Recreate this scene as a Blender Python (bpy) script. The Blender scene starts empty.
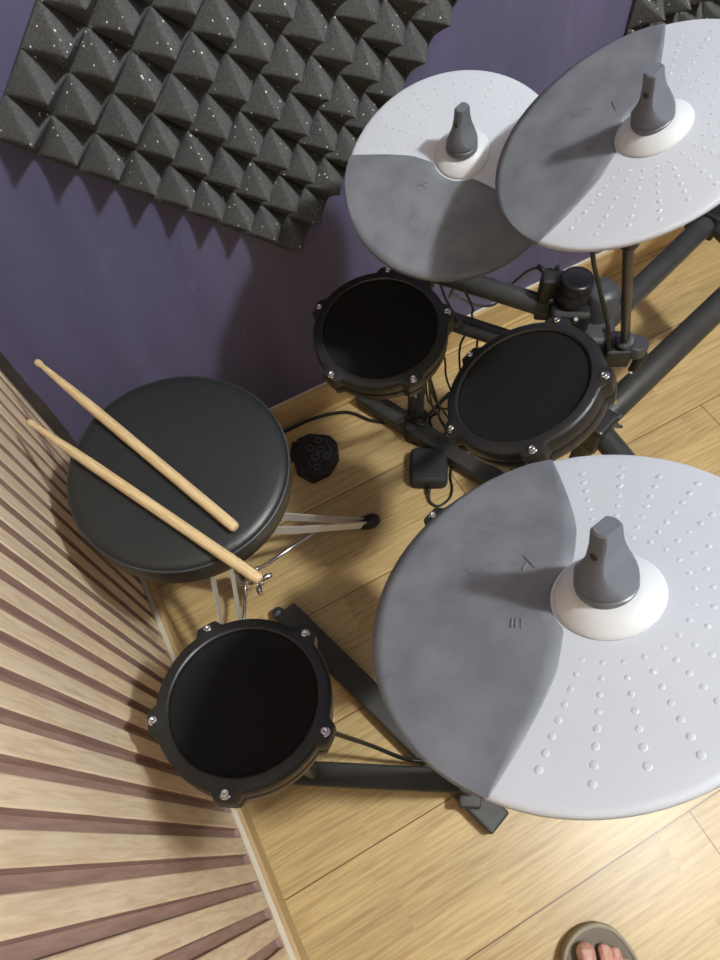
import bpy, bmesh, math, random
from mathutils import Vector, Matrix
random.seed(7)
C = bpy.context.scene.collection
PI = math.pi

# ------------------------------------------------------------------ materials
def mat(name, col, rough=.5, metal=0.0, spec=.5, var=0.0, vscale=12.0, bump=0.0, bscale=200.0, coat=0.0, col2=None, stretch=None):
    m = bpy.data.materials.new(name); m.use_nodes = True
    nt = m.node_tree; b = nt.nodes['Principled BSDF']
    b.inputs['Roughness'].default_value = rough; b.inputs['Metallic'].default_value = metal
    b.inputs['Specular IOR Level'].default_value = spec
    if coat: b.inputs['Coat Weight'].default_value = coat
    tc = nt.nodes.new('ShaderNodeTexCoord'); mp = nt.nodes.new('ShaderNodeMapping')
    nt.links.new(tc.outputs['Object'], mp.inputs['Vector'])
    if stretch: mp.inputs['Scale'].default_value = stretch
    nz = nt.nodes.new('ShaderNodeTexNoise'); nz.inputs['Scale'].default_value = vscale; nz.inputs['Detail'].default_value = 6
    nt.links.new(mp.outputs['Vector'], nz.inputs['Vector'])
    r = nt.nodes.new('ShaderNodeValToRGB')
    c2 = col2 if col2 else tuple(min(1, c*(1+var)) for c in col)
    c1 = col if col2 else tuple(c*(1-var) for c in col)
    r.color_ramp.elements[0].position = .35; r.color_ramp.elements[1].position = .65
    r.color_ramp.elements[0].color = (*c1, 1); r.color_ramp.elements[1].color = (*c2, 1)
    nt.links.new(nz.outputs['Fac'], r.inputs['Fac']); nt.links.new(r.outputs['Color'], b.inputs['Base Color'])
    if bump:
        n2 = nt.nodes.new('ShaderNodeTexNoise'); n2.inputs['Scale'].default_value = bscale; n2.inputs['Detail'].default_value = 4
        nt.links.new(mp.outputs['Vector'], n2.inputs['Vector'])
        bp = nt.nodes.new('ShaderNodeBump'); bp.inputs['Strength'].default_value = bump; bp.inputs['Distance'].default_value = .002
        nt.links.new(n2.outputs['Fac'], bp.inputs['Height']); nt.links.new(bp.outputs['Normal'], b.inputs['Normal'])
    return m

def srgb(r, g, b):
    f = lambda c: (c/255/12.92) if c/255 <= .04045 else ((c/255+.055)/1.055)**2.4
    return (f(r), f(g), f(b))

M = {}
M['plastic_light'] = mat('light grey cymbal plastic', srgb(186, 191, 200), .45, var=.015, bump=.05, bscale=900)
M['bell_white'] = mat('white bell plastic', srgb(194, 197, 201), .42, var=.01)
M['rubber'] = mat('scuffed grey rubber', srgb(94, 98, 105), .6, vscale=30, col2=srgb(111, 114, 120), bump=.06, bscale=120)
def scuff(m):
    nt = m.node_tree; N = nt.nodes.new; L = nt.links.new; b = nt.nodes['Principled BSDF']
    src = b.inputs['Base Color'].links[0].from_socket
    tc = N('ShaderNodeTexCoord'); mp = N('ShaderNodeMapping'); mp.inputs['Scale'].default_value = (10, 34, 1); mp.inputs['Rotation'].default_value = (0, 0, .8)
    L(tc.outputs['Object'], mp.inputs['Vector'])
    n = N('ShaderNodeTexNoise'); n.inputs['Scale'].default_value = 1; n.inputs['Detail'].default_value = 3; L(mp.outputs['Vector'], n.inputs['Vector'])
    r = N('ShaderNodeValToRGB'); e = r.color_ramp.elements
    e[0].position = .49; e[0].color = (0, 0, 0, 1); e[1].position = .51; e[1].color = (0, 0, 0, 1); x = e.new(.50); x.color = (1, 1, 1, 1)
    L(n.outputs['Fac'], r.inputs['Fac'])
    n2 = N('ShaderNodeTexNoise'); n2.inputs['Scale'].default_value = 22; L(tc.outputs['Object'], n2.inputs['Vector'])
    r2 = N('ShaderNodeValToRGB'); r2.color_ramp.elements[0].position = .55; r2.color_ramp.elements[1].position = .68; L(n2.outputs['Fac'], r2.inputs['Fac'])
    mu = N('ShaderNodeMath'); mu.operation = 'MULTIPLY'; L(r.outputs['Color'], mu.inputs[0]); L(r2.outputs['Color'], mu.inputs[1])
    m3 = N('ShaderNodeMath'); m3.operation = 'MULTIPLY'; m3.inputs[1].default_value = .55; L(mu.outputs[0], m3.inputs[0])
    mx = N('ShaderNodeMix'); mx.data_type = 'RGBA'; mx.inputs[7].default_value = (*srgb(58, 60, 66), 1)
    L(m3.outputs[0], mx.inputs[0]); L(src, mx.inputs[6]); L(mx.outputs[2], b.inputs['Base Color'])
scuff(M['rubber'])
M['nut'] = mat('dark grey wing nut plastic', srgb(92, 95, 102), .38, var=.05)
M['black_plastic'] = mat('black moulded plastic', srgb(33, 33, 33), .42, var=.1, bump=.05, bscale=500)
M['black_gloss'] = mat('black glossy cap', srgb(24, 24, 26), .28)
M['shell'] = mat('black drum shell', srgb(40, 40, 42), .38, var=.08)
M['gap'] = mat('dark gap black', srgb(16, 16, 16), .7)  # near-black painted for the dark gap below the drum hoop
M['head'] = mat('black mesh drum head', srgb(19, 19, 18), .8, spec=.18, vscale=900, col2=srgb(25, 25, 24), bump=.2, bscale=1400)
M['chrome'] = mat('chrome', (.75, .75, .74), .14, metal=1)
M['steel'] = mat('zinc plated steel strap', (.78, .77, .74), .42, metal=.55, var=.05)
M['tube'] = mat('black painted rack tube', srgb(56, 56, 56), .38, var=.12, vscale=30)
M['tube_worn'] = mat('worn black painted floor rail', srgb(50, 49, 46), .5, var=.2, vscale=25)
M['clamp'] = mat('dark grey clamp plastic', srgb(64, 66, 69), .45, var=.08)
M['vinyl'] = mat('black vinyl', srgb(36, 38, 38), .40, var=.06, vscale=6, bump=.18, bscale=260)
M['piping'] = mat('black vinyl piping', srgb(56, 58, 60), .4)
M['cable'] = mat('black cable jacket', srgb(26, 25, 24), .45)
M['cable_grey'] = mat('grey cable jacket', srgb(70, 68, 66), .45)
M['device'] = mat('black rubberised plastic', srgb(38, 38, 38), .65, var=.1, bump=.1, bscale=400)
M['device_ring'] = mat('worn grey rubber ring', srgb(84, 84, 82), .6)
M['rubber_foot'] = mat('black rubber foot', srgb(34, 32, 30), .7)
M['stick'] = mat('pale hickory wood', srgb(204, 174, 126), .5, vscale=30, col2=srgb(228, 202, 156), stretch=(1, 14, 14), bump=.1, bscale=60)
M['skin'] = mat('skin', srgb(196, 142, 124), .5, vscale=60, col2=srgb(212, 160, 142), bump=.1, bscale=300)
M['nail'] = mat('toenail', srgb(214, 168, 152), .3)
M['sandal'] = mat('grey taupe footbed', srgb(118, 108, 94), .7, var=.06, bump=.1, bscale=500)
M['sandal_rim'] = mat('pale taupe sandal rim', srgb(160, 150, 132), .6, var=.05)
M['white_paint'] = mat('white wall paint', srgb(225, 222, 216), .8, var=.02)
M['bb'] = mat('oak effect skirting', srgb(190, 160, 110), .45, vscale=6, col2=srgb(208, 180, 130), stretch=(1, 1, 8))
M['bb_white'] = mat('white skirting edge', srgb(216, 208, 192), .5, var=.03)
M['corner'] = mat('bare dark strip', srgb(52, 46, 44), .8, vscale=20, col2=srgb(72, 63, 58))
M['alu'] = mat('metal edge', (.6, .6, .58), .3, metal=1)

def wall_paper():
    m = bpy.data.materials.new('purple wallpaper'); m.use_nodes = True
    nt = m.node_tree; b = nt.nodes['Principled BSDF']; N = nt.nodes.new; L = nt.links.new
    tc = N('ShaderNodeTexCoord'); mp = N('ShaderNodeMapping'); mp.inputs['Scale'].default_value = (7, 1, 1.2)
    L(tc.outputs['Object'], mp.inputs['Vector'])
    nz = N('ShaderNodeTexNoise'); nz.inputs['Scale'].default_value = 2.2; nz.inputs['Detail'].default_value = 5
    L(mp.outputs['Vector'], nz.inputs['Vector'])
    r = N('ShaderNodeValToRGB'); r.color_ramp.elements[0].position = .3; r.color_ramp.elements[1].position = .75
    r.color_ramp.elements[0].color = (*srgb(84, 82, 112), 1); r.color_ramp.elements[1].color = (*srgb(98, 95, 128), 1)
    L(nz.outputs['Fac'], r.inputs['Fac'])
    # pale scuffs
    n3 = N('ShaderNodeTexNoise'); n3.inputs['Scale'].default_value = 16; n3.inputs['Detail'].default_value = 8
    mp3 = N('ShaderNodeMapping'); mp3.inputs['Rotation'].default_value = (0, .5, 0); mp3.inputs['Scale'].default_value = (2.2, 1, .7)
    L(tc.outputs['Object'], mp3.inputs['Vector']); L(mp3.outputs['Vector'], n3.inputs['Vector'])
    r3 = N('ShaderNodeValToRGB'); r3.color_ramp.elements[0].position = .66; r3.color_ramp.elements[1].position = .8
    r3.color_ramp.elements[0].color = (0, 0, 0, 1); r3.color_ramp.elements[1].color = (.35, .35, .35, 1)
    L(n3.outputs['Fac'], r3.inputs['Fac'])
    mx = N('ShaderNodeMix'); mx.data_type = 'RGBA'; mx.inputs[7].default_value = (*srgb(128, 124, 150), 1)
    L(r3.outputs['Color'], mx.inputs[0]); L(r.outputs['Color'], mx.inputs[6]); L(mx.outputs[2], b.inputs['Base Color'])
    b.inputs['Roughness'].default_value = .55
    n2 = N('ShaderNodeTexNoise'); n2.inputs['Scale'].default_value = 5; L(mp.outputs['Vector'], n2.inputs['Vector'])
    bp = N('ShaderNodeBump'); bp.inputs['Strength'].default_value = .25; bp.inputs['Distance'].default_value = .006
    L(n2.outputs['Fac'], bp.inputs['Height']); L(bp.outputs['Normal'], b.inputs['Normal'])
    return m
M['purple'] = wall_paper()
M['room_wall'] = mat('muted purple wall paint', srgb(84, 80, 98), .8, var=.03)
M['ceiling'] = mat('ceiling paint', srgb(160, 159, 158), .85, var=.02)

def slat_mat(name, ca, cb, cc):
    m = bpy.data.materials.new(name); m.use_nodes = True
    nt = m.node_tree; b = nt.nodes['Principled BSDF']; N = nt.nodes.new; L = nt.links.new
    tc = N('ShaderNodeTexCoord'); mp = N('ShaderNodeMapping'); mp.inputs['Scale'].default_value = (1, 1, .09)
    L(tc.outputs['Object'], mp.inputs['Vector'])
    nz = N('ShaderNodeTexNoise'); nz.inputs['Scale'].default_value = 190; nz.inputs['Detail'].default_value = 4
    nz.inputs['Distortion'].default_value = .6
    L(mp.outputs['Vector'], nz.inputs['Vector'])
    r = N('ShaderNodeValToRGB'); e = r.color_ramp.elements
    e[0].position = .3; e[0].color = (*ca, 1); e[1].position = .62; e[1].color = (*cb, 1)
    x = e.new(.47); x.color = (*cc, 1)
    L(nz.outputs['Fac'], r.inputs['Fac'])
    n2 = N('ShaderNodeTexNoise'); n2.inputs['Scale'].default_value = 25
    L(mp.outputs['Vector'], n2.inputs['Vector'])
    mx = N('ShaderNodeMix'); mx.data_type = 'RGBA'; mx.blend_type = 'MULTIPLY'; mx.inputs[0].default_value = .3
    r2 = N('ShaderNodeValToRGB'); r2.color_ramp.elements[0].position = .35; r2.color_ramp.elements[0].color = (.75, .75, .75, 1); r2.color_ramp.elements[1].position = .6
    L(n2.outputs['Fac'], r2.inputs['Fac']); L(r.outputs['Color'], mx.inputs[6]); L(r2.outputs['Color'], mx.inputs[7])
    L(mx.outputs[2], b.inputs['Base Color']); b.inputs['Roughness'].default_value = .55
    bp = N('ShaderNodeBump'); bp.inputs['Strength'].default_value = .15; bp.inputs['Distance'].default_value = .001
    L(nz.outputs['Fac'], bp.inputs['Height']); L(bp.outputs['Normal'], b.inputs['Normal'])
    return m
M['slat'] = slat_mat('pale oak slat', srgb(220, 194, 160), srgb(242, 222, 192), srgb(231, 208, 176))
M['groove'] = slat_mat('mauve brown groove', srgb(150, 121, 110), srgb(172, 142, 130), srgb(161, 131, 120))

def floor_mat():
    m = bpy.data.materials.new('oak laminate'); m.use_nodes = True
    nt = m.node_tree; b = nt.nodes['Principled BSDF']; N = nt.nodes.new; L = nt.links.new
    tc = N('ShaderNodeTexCoord')
    mp = N('ShaderNodeMapping'); mp.inputs['Location'].default_value = (.31, -.026 + 2.0, 0); L(tc.outputs['Object'], mp.inputs['Vector'])
    bk = N('ShaderNodeTexBrick'); bk.offset = .37; bk.offset_frequency = 2; bk.squash = 1
    bk.inputs['Color1'].default_value = (0, 0, 0, 1); bk.inputs['Color2'].default_value = (1, 1, 1, 1); bk.inputs['Mortar'].default_value = (.5, .5, .5, 1)
    bk.inputs['Scale'].default_value = 1; bk.inputs['Mortar Size'].default_value = 0
    bk.inputs['Brick Width'].default_value = .41; bk.inputs['Row Height'].default_value = .2/3
    L(mp.outputs['Vector'], bk.inputs['Vector'])
    sm = N('ShaderNodeTexBrick'); sm.offset = .43; sm.inputs['Scale'].default_value = 1
    sm.inputs['Mortar Size'].default_value = .0011; sm.inputs['Mortar Smooth'].default_value = .1
    sm.inputs['Brick Width'].default_value = 1.29; sm.inputs['Row Height'].default_value = .2
    for k in ('Color1', 'Color2'): sm.inputs[k].default_value = (1, 1, 1, 1)
    sm.inputs['Mortar'].default_value = (.28, .2, .12, 1)
    L(mp.outputs['Vector'], sm.inputs['Vector'])
    # grain, shifted per block
    sep = N('ShaderNodeSeparateColor'); L(bk.outputs['Color'], sep.inputs['Color'])
    ad = N('ShaderNodeVectorMath'); ad.operation = 'ADD'
    sc = N('ShaderNodeVectorMath'); sc.operation = 'SCALE'; sc.inputs['Scale'].default_value = 7.3
    L(bk.outputs['Color'], sc.inputs[0]); L(tc.outputs['Object'], ad.inputs[0]); L(sc.outputs['Vector'], ad.inputs[1])
    mg = N('ShaderNodeMapping'); mg.inputs['Scale'].default_value = (7, 120, 1); L(ad.outputs['Vector'], mg.inputs['Vector'])
    g = N('ShaderNodeTexNoise'); g.inputs['Scale'].default_value = 1.6; g.inputs['Detail'].default_value = 6; g.inputs['Distortion'].default_value = .5
    L(mg.outputs['Vector'], g.inputs['Vector'])
    gr = N('ShaderNodeValToRGB'); e = gr.color_ramp.elements
    e[0].position = .32; e[0].color = (*srgb(182, 151, 101), 1); e[1].position = .62; e[1].color = (*srgb(208, 181, 126), 1)
    L(g.outputs['Fac'], gr.inputs['Fac'])
    tone = N('ShaderNodeMapRange'); tone.inputs['To Min'].default_value = .82; tone.inputs['To Max'].default_value = 1.1
    L(sep.outputs[0], tone.inputs['Value'])
    m1 = N('ShaderNodeVectorMath'); m1.operation = 'SCALE'; L(gr.outputs['Color'], m1.inputs[0]); L(tone.outputs['Result'], m1.inputs['Scale'])
    m2 = N('ShaderNodeVectorMath'); m2.operation = 'MULTIPLY'; L(m1.outputs['Vector'], m2.inputs[0]); L(sm.outputs['Color'], m2.inputs[1])
    L(m2.outputs['Vector'], b.inputs['Base Color'])
    b.inputs['Roughness'].default_value = .36
    bp = N('ShaderNodeBump'); bp.inputs['Strength'].default_value = .08; bp.inputs['Distance'].default_value = .001
    L(g.outputs['Fac'], bp.inputs['Height']); L(bp.outputs['Normal'], b.inputs['Normal'])
    return m
M['floor'] = floor_mat()

def foam_mat():
    m = bpy.data.materials.new('charcoal acoustic foam'); m.use_nodes = True
    nt = m.node_tree; b = nt.nodes['Principled BSDF']; N = nt.nodes.new; L = nt.links.new
    tc = N('ShaderNodeTexCoord')
    v = N('ShaderNodeTexVoronoi'); v.inputs['Scale'].default_value = 130; L(tc.outputs['Object'], v.inputs['Vector'])
    lt = N('ShaderNodeMath'); lt.operation = 'LESS_THAN'; lt.inputs[1].default_value = .16; L(v.outputs['Distance'], lt.inputs[0])
    sp = N('ShaderNodeSeparateColor'); L(v.outputs['Color'], sp.inputs['Color'])
    gt = N('ShaderNodeMath'); gt.operation = 'GREATER_THAN'; gt.inputs[1].default_value = .74; L(sp.outputs[0], gt.inputs[0])
    mu = N('ShaderNodeMath'); mu.operation = 'MULTIPLY'; L(lt.outputs[0], mu.inputs[0]); L(gt.outputs[0], mu.inputs[1])
    nz = N('ShaderNodeTexNoise'); nz.inputs['Scale'].default_value = 350; L(tc.outputs['Object'], nz.inputs['Vector'])
    r = N('ShaderNodeValToRGB'); r.color_ramp.elements[0].position = .3; r.color_ramp.elements[1].position = .7
    r.color_ramp.elements[0].color = (*srgb(70, 71, 71), 1); r.color_ramp.elements[1].color = (*srgb(90, 91, 91), 1)
    L(nz.outputs['Fac'], r.inputs['Fac'])
    mx = N('ShaderNodeMix'); mx.data_type = 'RGBA'; mx.inputs[7].default_value = (*srgb(215, 215, 205), 1)
    L(mu.outputs[0], mx.inputs[0]); L(r.outputs['Color'], mx.inputs[6]); L(mx.outputs[2], b.inputs['Base Color'])
    b.inputs['Roughness'].default_value = .9; b.inputs['Specular IOR Level'].default_value = .2
    bp = N('ShaderNodeBump'); bp.inputs['Strength'].default_value = .4; bp.inputs['Distance'].default_value = .001
    L(nz.outputs['Fac'], bp.inputs['Height']); L(bp.outputs['Normal'], b.inputs['Normal'])
    return m
M['foam'] = foam_mat()

def emit(name, col, s):
    m = bpy.data.materials.new(name); m.use_nodes = True
    b = m.node_tree.nodes['Principled BSDF']; b.inputs['Emission Color'].default_value = (*col, 1); b.inputs['Emission Strength'].default_value = s
    return m

# ------------------------------------------------------------------ mesh helpers
class MB:
    def __init__(s): s.v = []; s.f = []; s.sm = []; s.mi = []
    def add(s, vs, fs, smooth=False, mi=0):
        o = len(s.v); s.v += [tuple(p) for p in vs]
        for f in fs: s.f.append([i+o for i in f]); s.sm.append(smooth); s.mi.append(mi)
        return s
    def box(s, x0, x1, y0, y1, z0, z1, T=None, mi=0):
        vs = [Vector((x, y, z)) for x in (x0, x1) for y in (y0, y1) for z in (z0, z1)]
        if T: vs = [T @ p for p in vs]
        return s.add(vs, [(0, 1, 3, 2), (4, 6, 7, 5), (0, 4, 5, 1), (2, 3, 7, 6), (0, 2, 6, 4), (1, 5, 7, 3)], False, mi)
    def lathe(s, prof, T=None, seg=48, smooth=True, cap0=True, cap1=True, mi=0, sx=None):
        """prof = [(r, z), ...] about local z"""
        T = T or Matrix()
        vs = []
        for i, (r, z) in enumerate(prof):
            rx, ry = (r if isinstance(r, tuple) else (r, r))
            for k in range(seg):
                a = 2*PI*k/seg
                vs.append(T @ Vector((rx*math.cos(a), ry*math.sin(a), z)))
        fs = []
        for i in range(len(prof)-1):
            for k in range(seg):
                k2 = (k+1) % seg
                fs.append((i*seg+k, i*seg+k2, (i+1)*seg+k2, (i+1)*seg+k))
        s.add(vs, fs, smooth, mi)
        o = len(s.v) - len(vs)
        if cap0: s.f.append([o+k for k in range(seg)][::-1]); s.sm.append(False); s.mi.append(mi)
        if cap1: s.f.append([o+(len(prof)-1)*seg+k for k in range(seg)]); s.sm.append(False); s.mi.append(mi)
        return s
    def tube(s, pts, r, seg=12, mi=0, cap=True, flat=None, up=Vector((0, 0, 1))):
        """sweep circle r (or flat=(half width, half thickness)) along pts"""
        pts = [Vector(p) for p in pts]; vs = []; n = len(pts)
        rr = r if isinstance(r, (list, tuple)) else [r]*n
        for i, p in enumerate(pts):
            d = (pts[min(i+1, n-1)] - pts[max(i-1, 0)]).normalized()
            a = d.cross(up)
            if a.length < 1e-4: a = d.cross(Vector((1, 0, 0)))
            a.normalize(); b = a.cross(d).normalized()
            if flat:
                for sx, sy in ((-1, -1), (1, -1), (1, 1), (-1, 1)): vs.append(p + a*flat[0]*sx + b*flat[1]*sy)
            else:
                for k in range(seg):
                    t = 2*PI*k/seg; vs.append(p + a*rr[i]*math.cos(t) + b*rr[i]*math.sin(t))
        m = 4 if flat else seg
        fs = [(i*m+k, i*m+(k+1) % m, (i+1)*m+(k+1) % m, (i+1)*m+k) for i in range(n-1) for k in range(m)]
        s.add(vs, fs, not flat, mi)
        o = len(s.v)-len(vs)
        if cap:
            s.f.append([o+k for k in range(m)][::-1]); s.sm.append(False); s.mi.append(mi)
            s.f.append([o+(n-1)*m+k for k in range(m)]); s.sm.append(False); s.mi.append(mi)
        return s
    def ball(s, c, r, T=None, seg=16, rings=8, mi=0, half=False, flat=1.0):
        prof = []
        a0 = 0 if half else -PI/2
        for i in range(rings+1):
            a = a0 + (PI/2-a0)*i/rings
            prof.append((max(r*math.cos(a), 1e-5), r*math.sin(a)*flat))
        M2 = Matrix.Translation(Vector(c))
        return s.lathe(prof, (T @ M2) if T else M2, seg, True, False, False, mi)
    def build(s, name, mats, parent=None, bevel=0.0, origin=None):
        me = bpy.data.meshes.new(name)
        vs = s.v
        if origin is not None:
            o3 = Vector(origin); vs = [tuple(Vector(p)-o3) for p in s.v]
        me.from_pydata(vs, [], s.f)
        for m in (mats if isinstance(mats, (list, tuple)) else [mats]): me.materials.append(m)
        for p, a, b in zip(me.polygons, s.sm, s.mi): p.use_smooth = a; p.material_index = b
        bm = bmesh.new(); bm.from_mesh(me); bmesh.ops.recalc_face_normals(bm, faces=bm.faces); bm.to_mesh(me); bm.free()
        me.update()
        o = bpy.data.objects.new(name, me); C.objects.link(o)
        if origin is not None: o.location = origin
        if parent is not None:
            o.parent = parent
        if bevel:
            md = o.modifiers.new('bevel', 'BEVEL'); md.width = bevel; md.segments = 3; md.limit_method = 'ANGLE'; md.angle_limit = math.radians(40)
        return o

def tag(o, label, cat, group=None):
    o['label'] = label; o['category'] = cat
    if group: o['group'] = group
    return o
def thing(name, label, cat, loc=(0, 0, 0), T=None, group=None):
    o = bpy.data.objects.new(name, None); C.objects.link(o); o.empty_display_size = .05
    if T is not None: o.matrix_world = T
    else: o.location = loc
    return tag(o, label, cat, group)
def structure(o): o['kind'] = 'structure'; return o
def frame(c, ex, n):
    """matrix with local z = n, local x ~ ex, origin c"""
    n = Vector(n).normalized(); ex = Vector(ex); ex = (ex - n*ex.dot(n)).normalized(); ey = n.cross(ex)
    m = Matrix((ex, ey, n)).transposed().to_4x4(); m.translation = Vector(c); return m
def spline(pts, n=8):
    pts = [Vector(p) for p in pts]; out = []
    for i in range(len(pts)-1):
        p0 = pts[max(i-1, 0)]; p1 = pts[i]; p2 = pts[i+1]; p3 = pts[min(i+2, len(pts)-1)]
        for k in range(n):
            t = k/n
            out.append(.5*((2*p1)+(p2-p0)*t+(2*p0-5*p1+4*p2-p3)*t*t+(3*p1-p0-3*p2+p3)*t**3))
    out.append(pts[-1]); return out

# ------------------------------------------------------------------ room
XL, YB = -.229, .849          # slat face, purple wall
XR, YF, ZC = 2.75, -2.1, 2.55
structure(MB().box(XL-.12, XR+.1, YF-.1, YB+.1, -.05, 0).build('floor', M['floor']))
structure(MB().box(XL-.12, XR+.1, YF-.1, YB+.1, ZC, ZC+.05).build('ceiling', M['ceiling']))
structure(MB().box(XR, XR+.1, YF, YB, 0, ZC).build('wall_right', M['room_wall']))
structure(MB().box(XL, XR, YF-.1, YF, 0, ZC).build('wall_front', M['room_wall']))
# back wall: purple paper whose torn edge stops short of the corner, a bare dark strip beside it
w = MB(); w.box(XL-.12, XR+.1, YB+.0006, YB+.1, 0, ZC, mi=1)
zs = [ZC*i/160 for i in range(161)]; e = -.2065
vs = []
for z in zs:
    e += random.uniform(-.0016, .0016); e = min(max(e, -.211), -.2025)
    vs += [Vector((e, YB, z)), Vector((XR+.1, YB, z)), Vector((e, YB+.0008, z))]
fs = []
for i in range(160):
    a = 3*i; fs += [(a, a+1, a+4, a+3), (a+2, a, a+3, a+5)]
w.add(vs, fs, False, 0)
structure(w.build('wall_back', [M['purple'], M['corner']]))
# left wall: vertical fluted panel, 40 mm pitch
w = MB(); w.box(XL-.12, XL-.009, YF, YB, 0, ZC, mi=1)
P = .0403
k0 = int((YF-.108)/P)-1
y = .108
edges = [y + P*k for k in range(-60, 19)]
for ye in edges:
    a, b = ye, min(ye + P - .0138, YB-.002)
    if b - a < .004 or a < YF: continue
    c = .0022
    prof = [(XL-.0095, a), (XL-.0012, a+.0006), (XL, a+c), (XL, b-c), (XL-.0012, b-.0006), (XL-.0095, b)]
    vs = [Vector((px, py, z)) for z in (.001, ZC) for px, py in prof]
    fs = [(i, i+1, i+7, i+6) for i in range(5)]
    w.add(vs, fs, False, 0)
    # the sides of each slat carry the groove colour
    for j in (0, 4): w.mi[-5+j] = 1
w.box(XL-.0095, XL-.0012, YF, YB-.012, 0, .057, mi=1)
structure(w.build('wall_left', [M['slat'], M['groove']]))
structure(MB().box(XL-.004, XL+.0012, YB-.0035, YB-.0005, .09, ZC).build('trim_1', M['alu']))
# skirtings
def skirt(name, x0, x1, y0, y1, h, edge):
    o = MB()
    o.box(x0, x1, y0, y1, 0, h)
    o.box(*edge, h-.004, h+.0012, mi=1)
    return structure(o.build(name, [M['bb'], M['bb_white']], bevel=.0012))
skirt('baseboard_left', XL-.002, XL+.0155, YF, YB-.012, .058, (XL+.0005, XL+.0085, YF, YB-.012))
skirt('baseboard_back', XL, XR, YB-.013, YB, .078, (XL, XR, YB-.006, YB-.0002))

# acoustic foam
def foam(name, A, e1, nu, nv, p, label, base=.006, hgt=.047):
    """A = (x,z) lower-left start corner on the purple wall; e1 = angle of first edge"""
    c, s = math.cos(e1), math.sin(e1)
    ux, vx = Vector((c, 0, s)), Vector((-s, 0, c))
    o3 = Vector((A[0], YB-.001, A[1])); out = Vector((0, -1, 0))
    m = MB()
    W, H = nu*p, nv*p
    q = lambda u, v, h: o3 + ux*u + vx*v + out*h
    for u0, v0, u1, v1 in ((0, 0, W, 0), (W, 0, W, H), (W, H, 0, H), (0, H, 0, 0)):
        m.add([q(u0, v0, 0), q(u1, v1, 0), q(u1, v1, base), q(u0, v0, base)], [(0, 1, 2, 3)])
    m.add([q(0, 0, 0), q(W, 0, 0), q(W, H, 0), q(0, H, 0)], [(0, 3, 2, 1)])
    for i in range(nu):
        for j in range(nv):
            cx, cy = (i+.5)*p + random.uniform(-.0008, .0008), (j+.5)*p + random.uniform(-.0008, .0008)
            vs = []; sg = 24
            for f, h, ex in ((1.0, 0, 40), (.985, .012, 20), (.77, .21, 10), (.56, .415, 7), (.37, .61, 5), (.19, .805, 3.5), (.09, .915, 2.5), (.03, .985, 2)):
                for k in range(sg):
                    t = 2*PI*(k+.5)/sg + PI/4*0; ca, sa = math.cos(t), math.sin(t)
                    du = math.copysign(abs(ca)**(2/ex), ca); dv = math.copysign(abs(sa)**(2/ex), sa)
                    bx, by = ((i+.5)*p, (j+.5)*p) if h == 0 else (cx, cy)
                    vs.append(q(bx+du*p/2*f, by+dv*p/2*f, base+hgt*h))
            vs.append(q(cx, cy, base+hgt*.995)); L_ = len(vs)-1
            fs = [(r*sg+k, r*sg+(k+1) % sg, (r+1)*sg+(k+1) % sg, (r+1)*sg+k) for r in range(7) for k in range(sg)]
            fs += [(7*sg+k, 7*sg+(k+1) % sg, L_) for k in range(sg)]
            m.add(vs, fs, True)
    o = m.build(name, M['foam'], origin=tuple(o3))
    return tag(o, label, 'acoustic foam')
foam('acoustic_foam_panel', (-.062, .790), math.radians(-45.4), 9, 9, .0522, 'large charcoal pyramid foam panel hung as a diamond on the purple wall')
foam('acoustic_foam_panel', (.905, .56), math.radians(0.0), 9, 9, .0510, 'charcoal pyramid foam panel in the top right corner behind the high cymbal')

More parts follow.
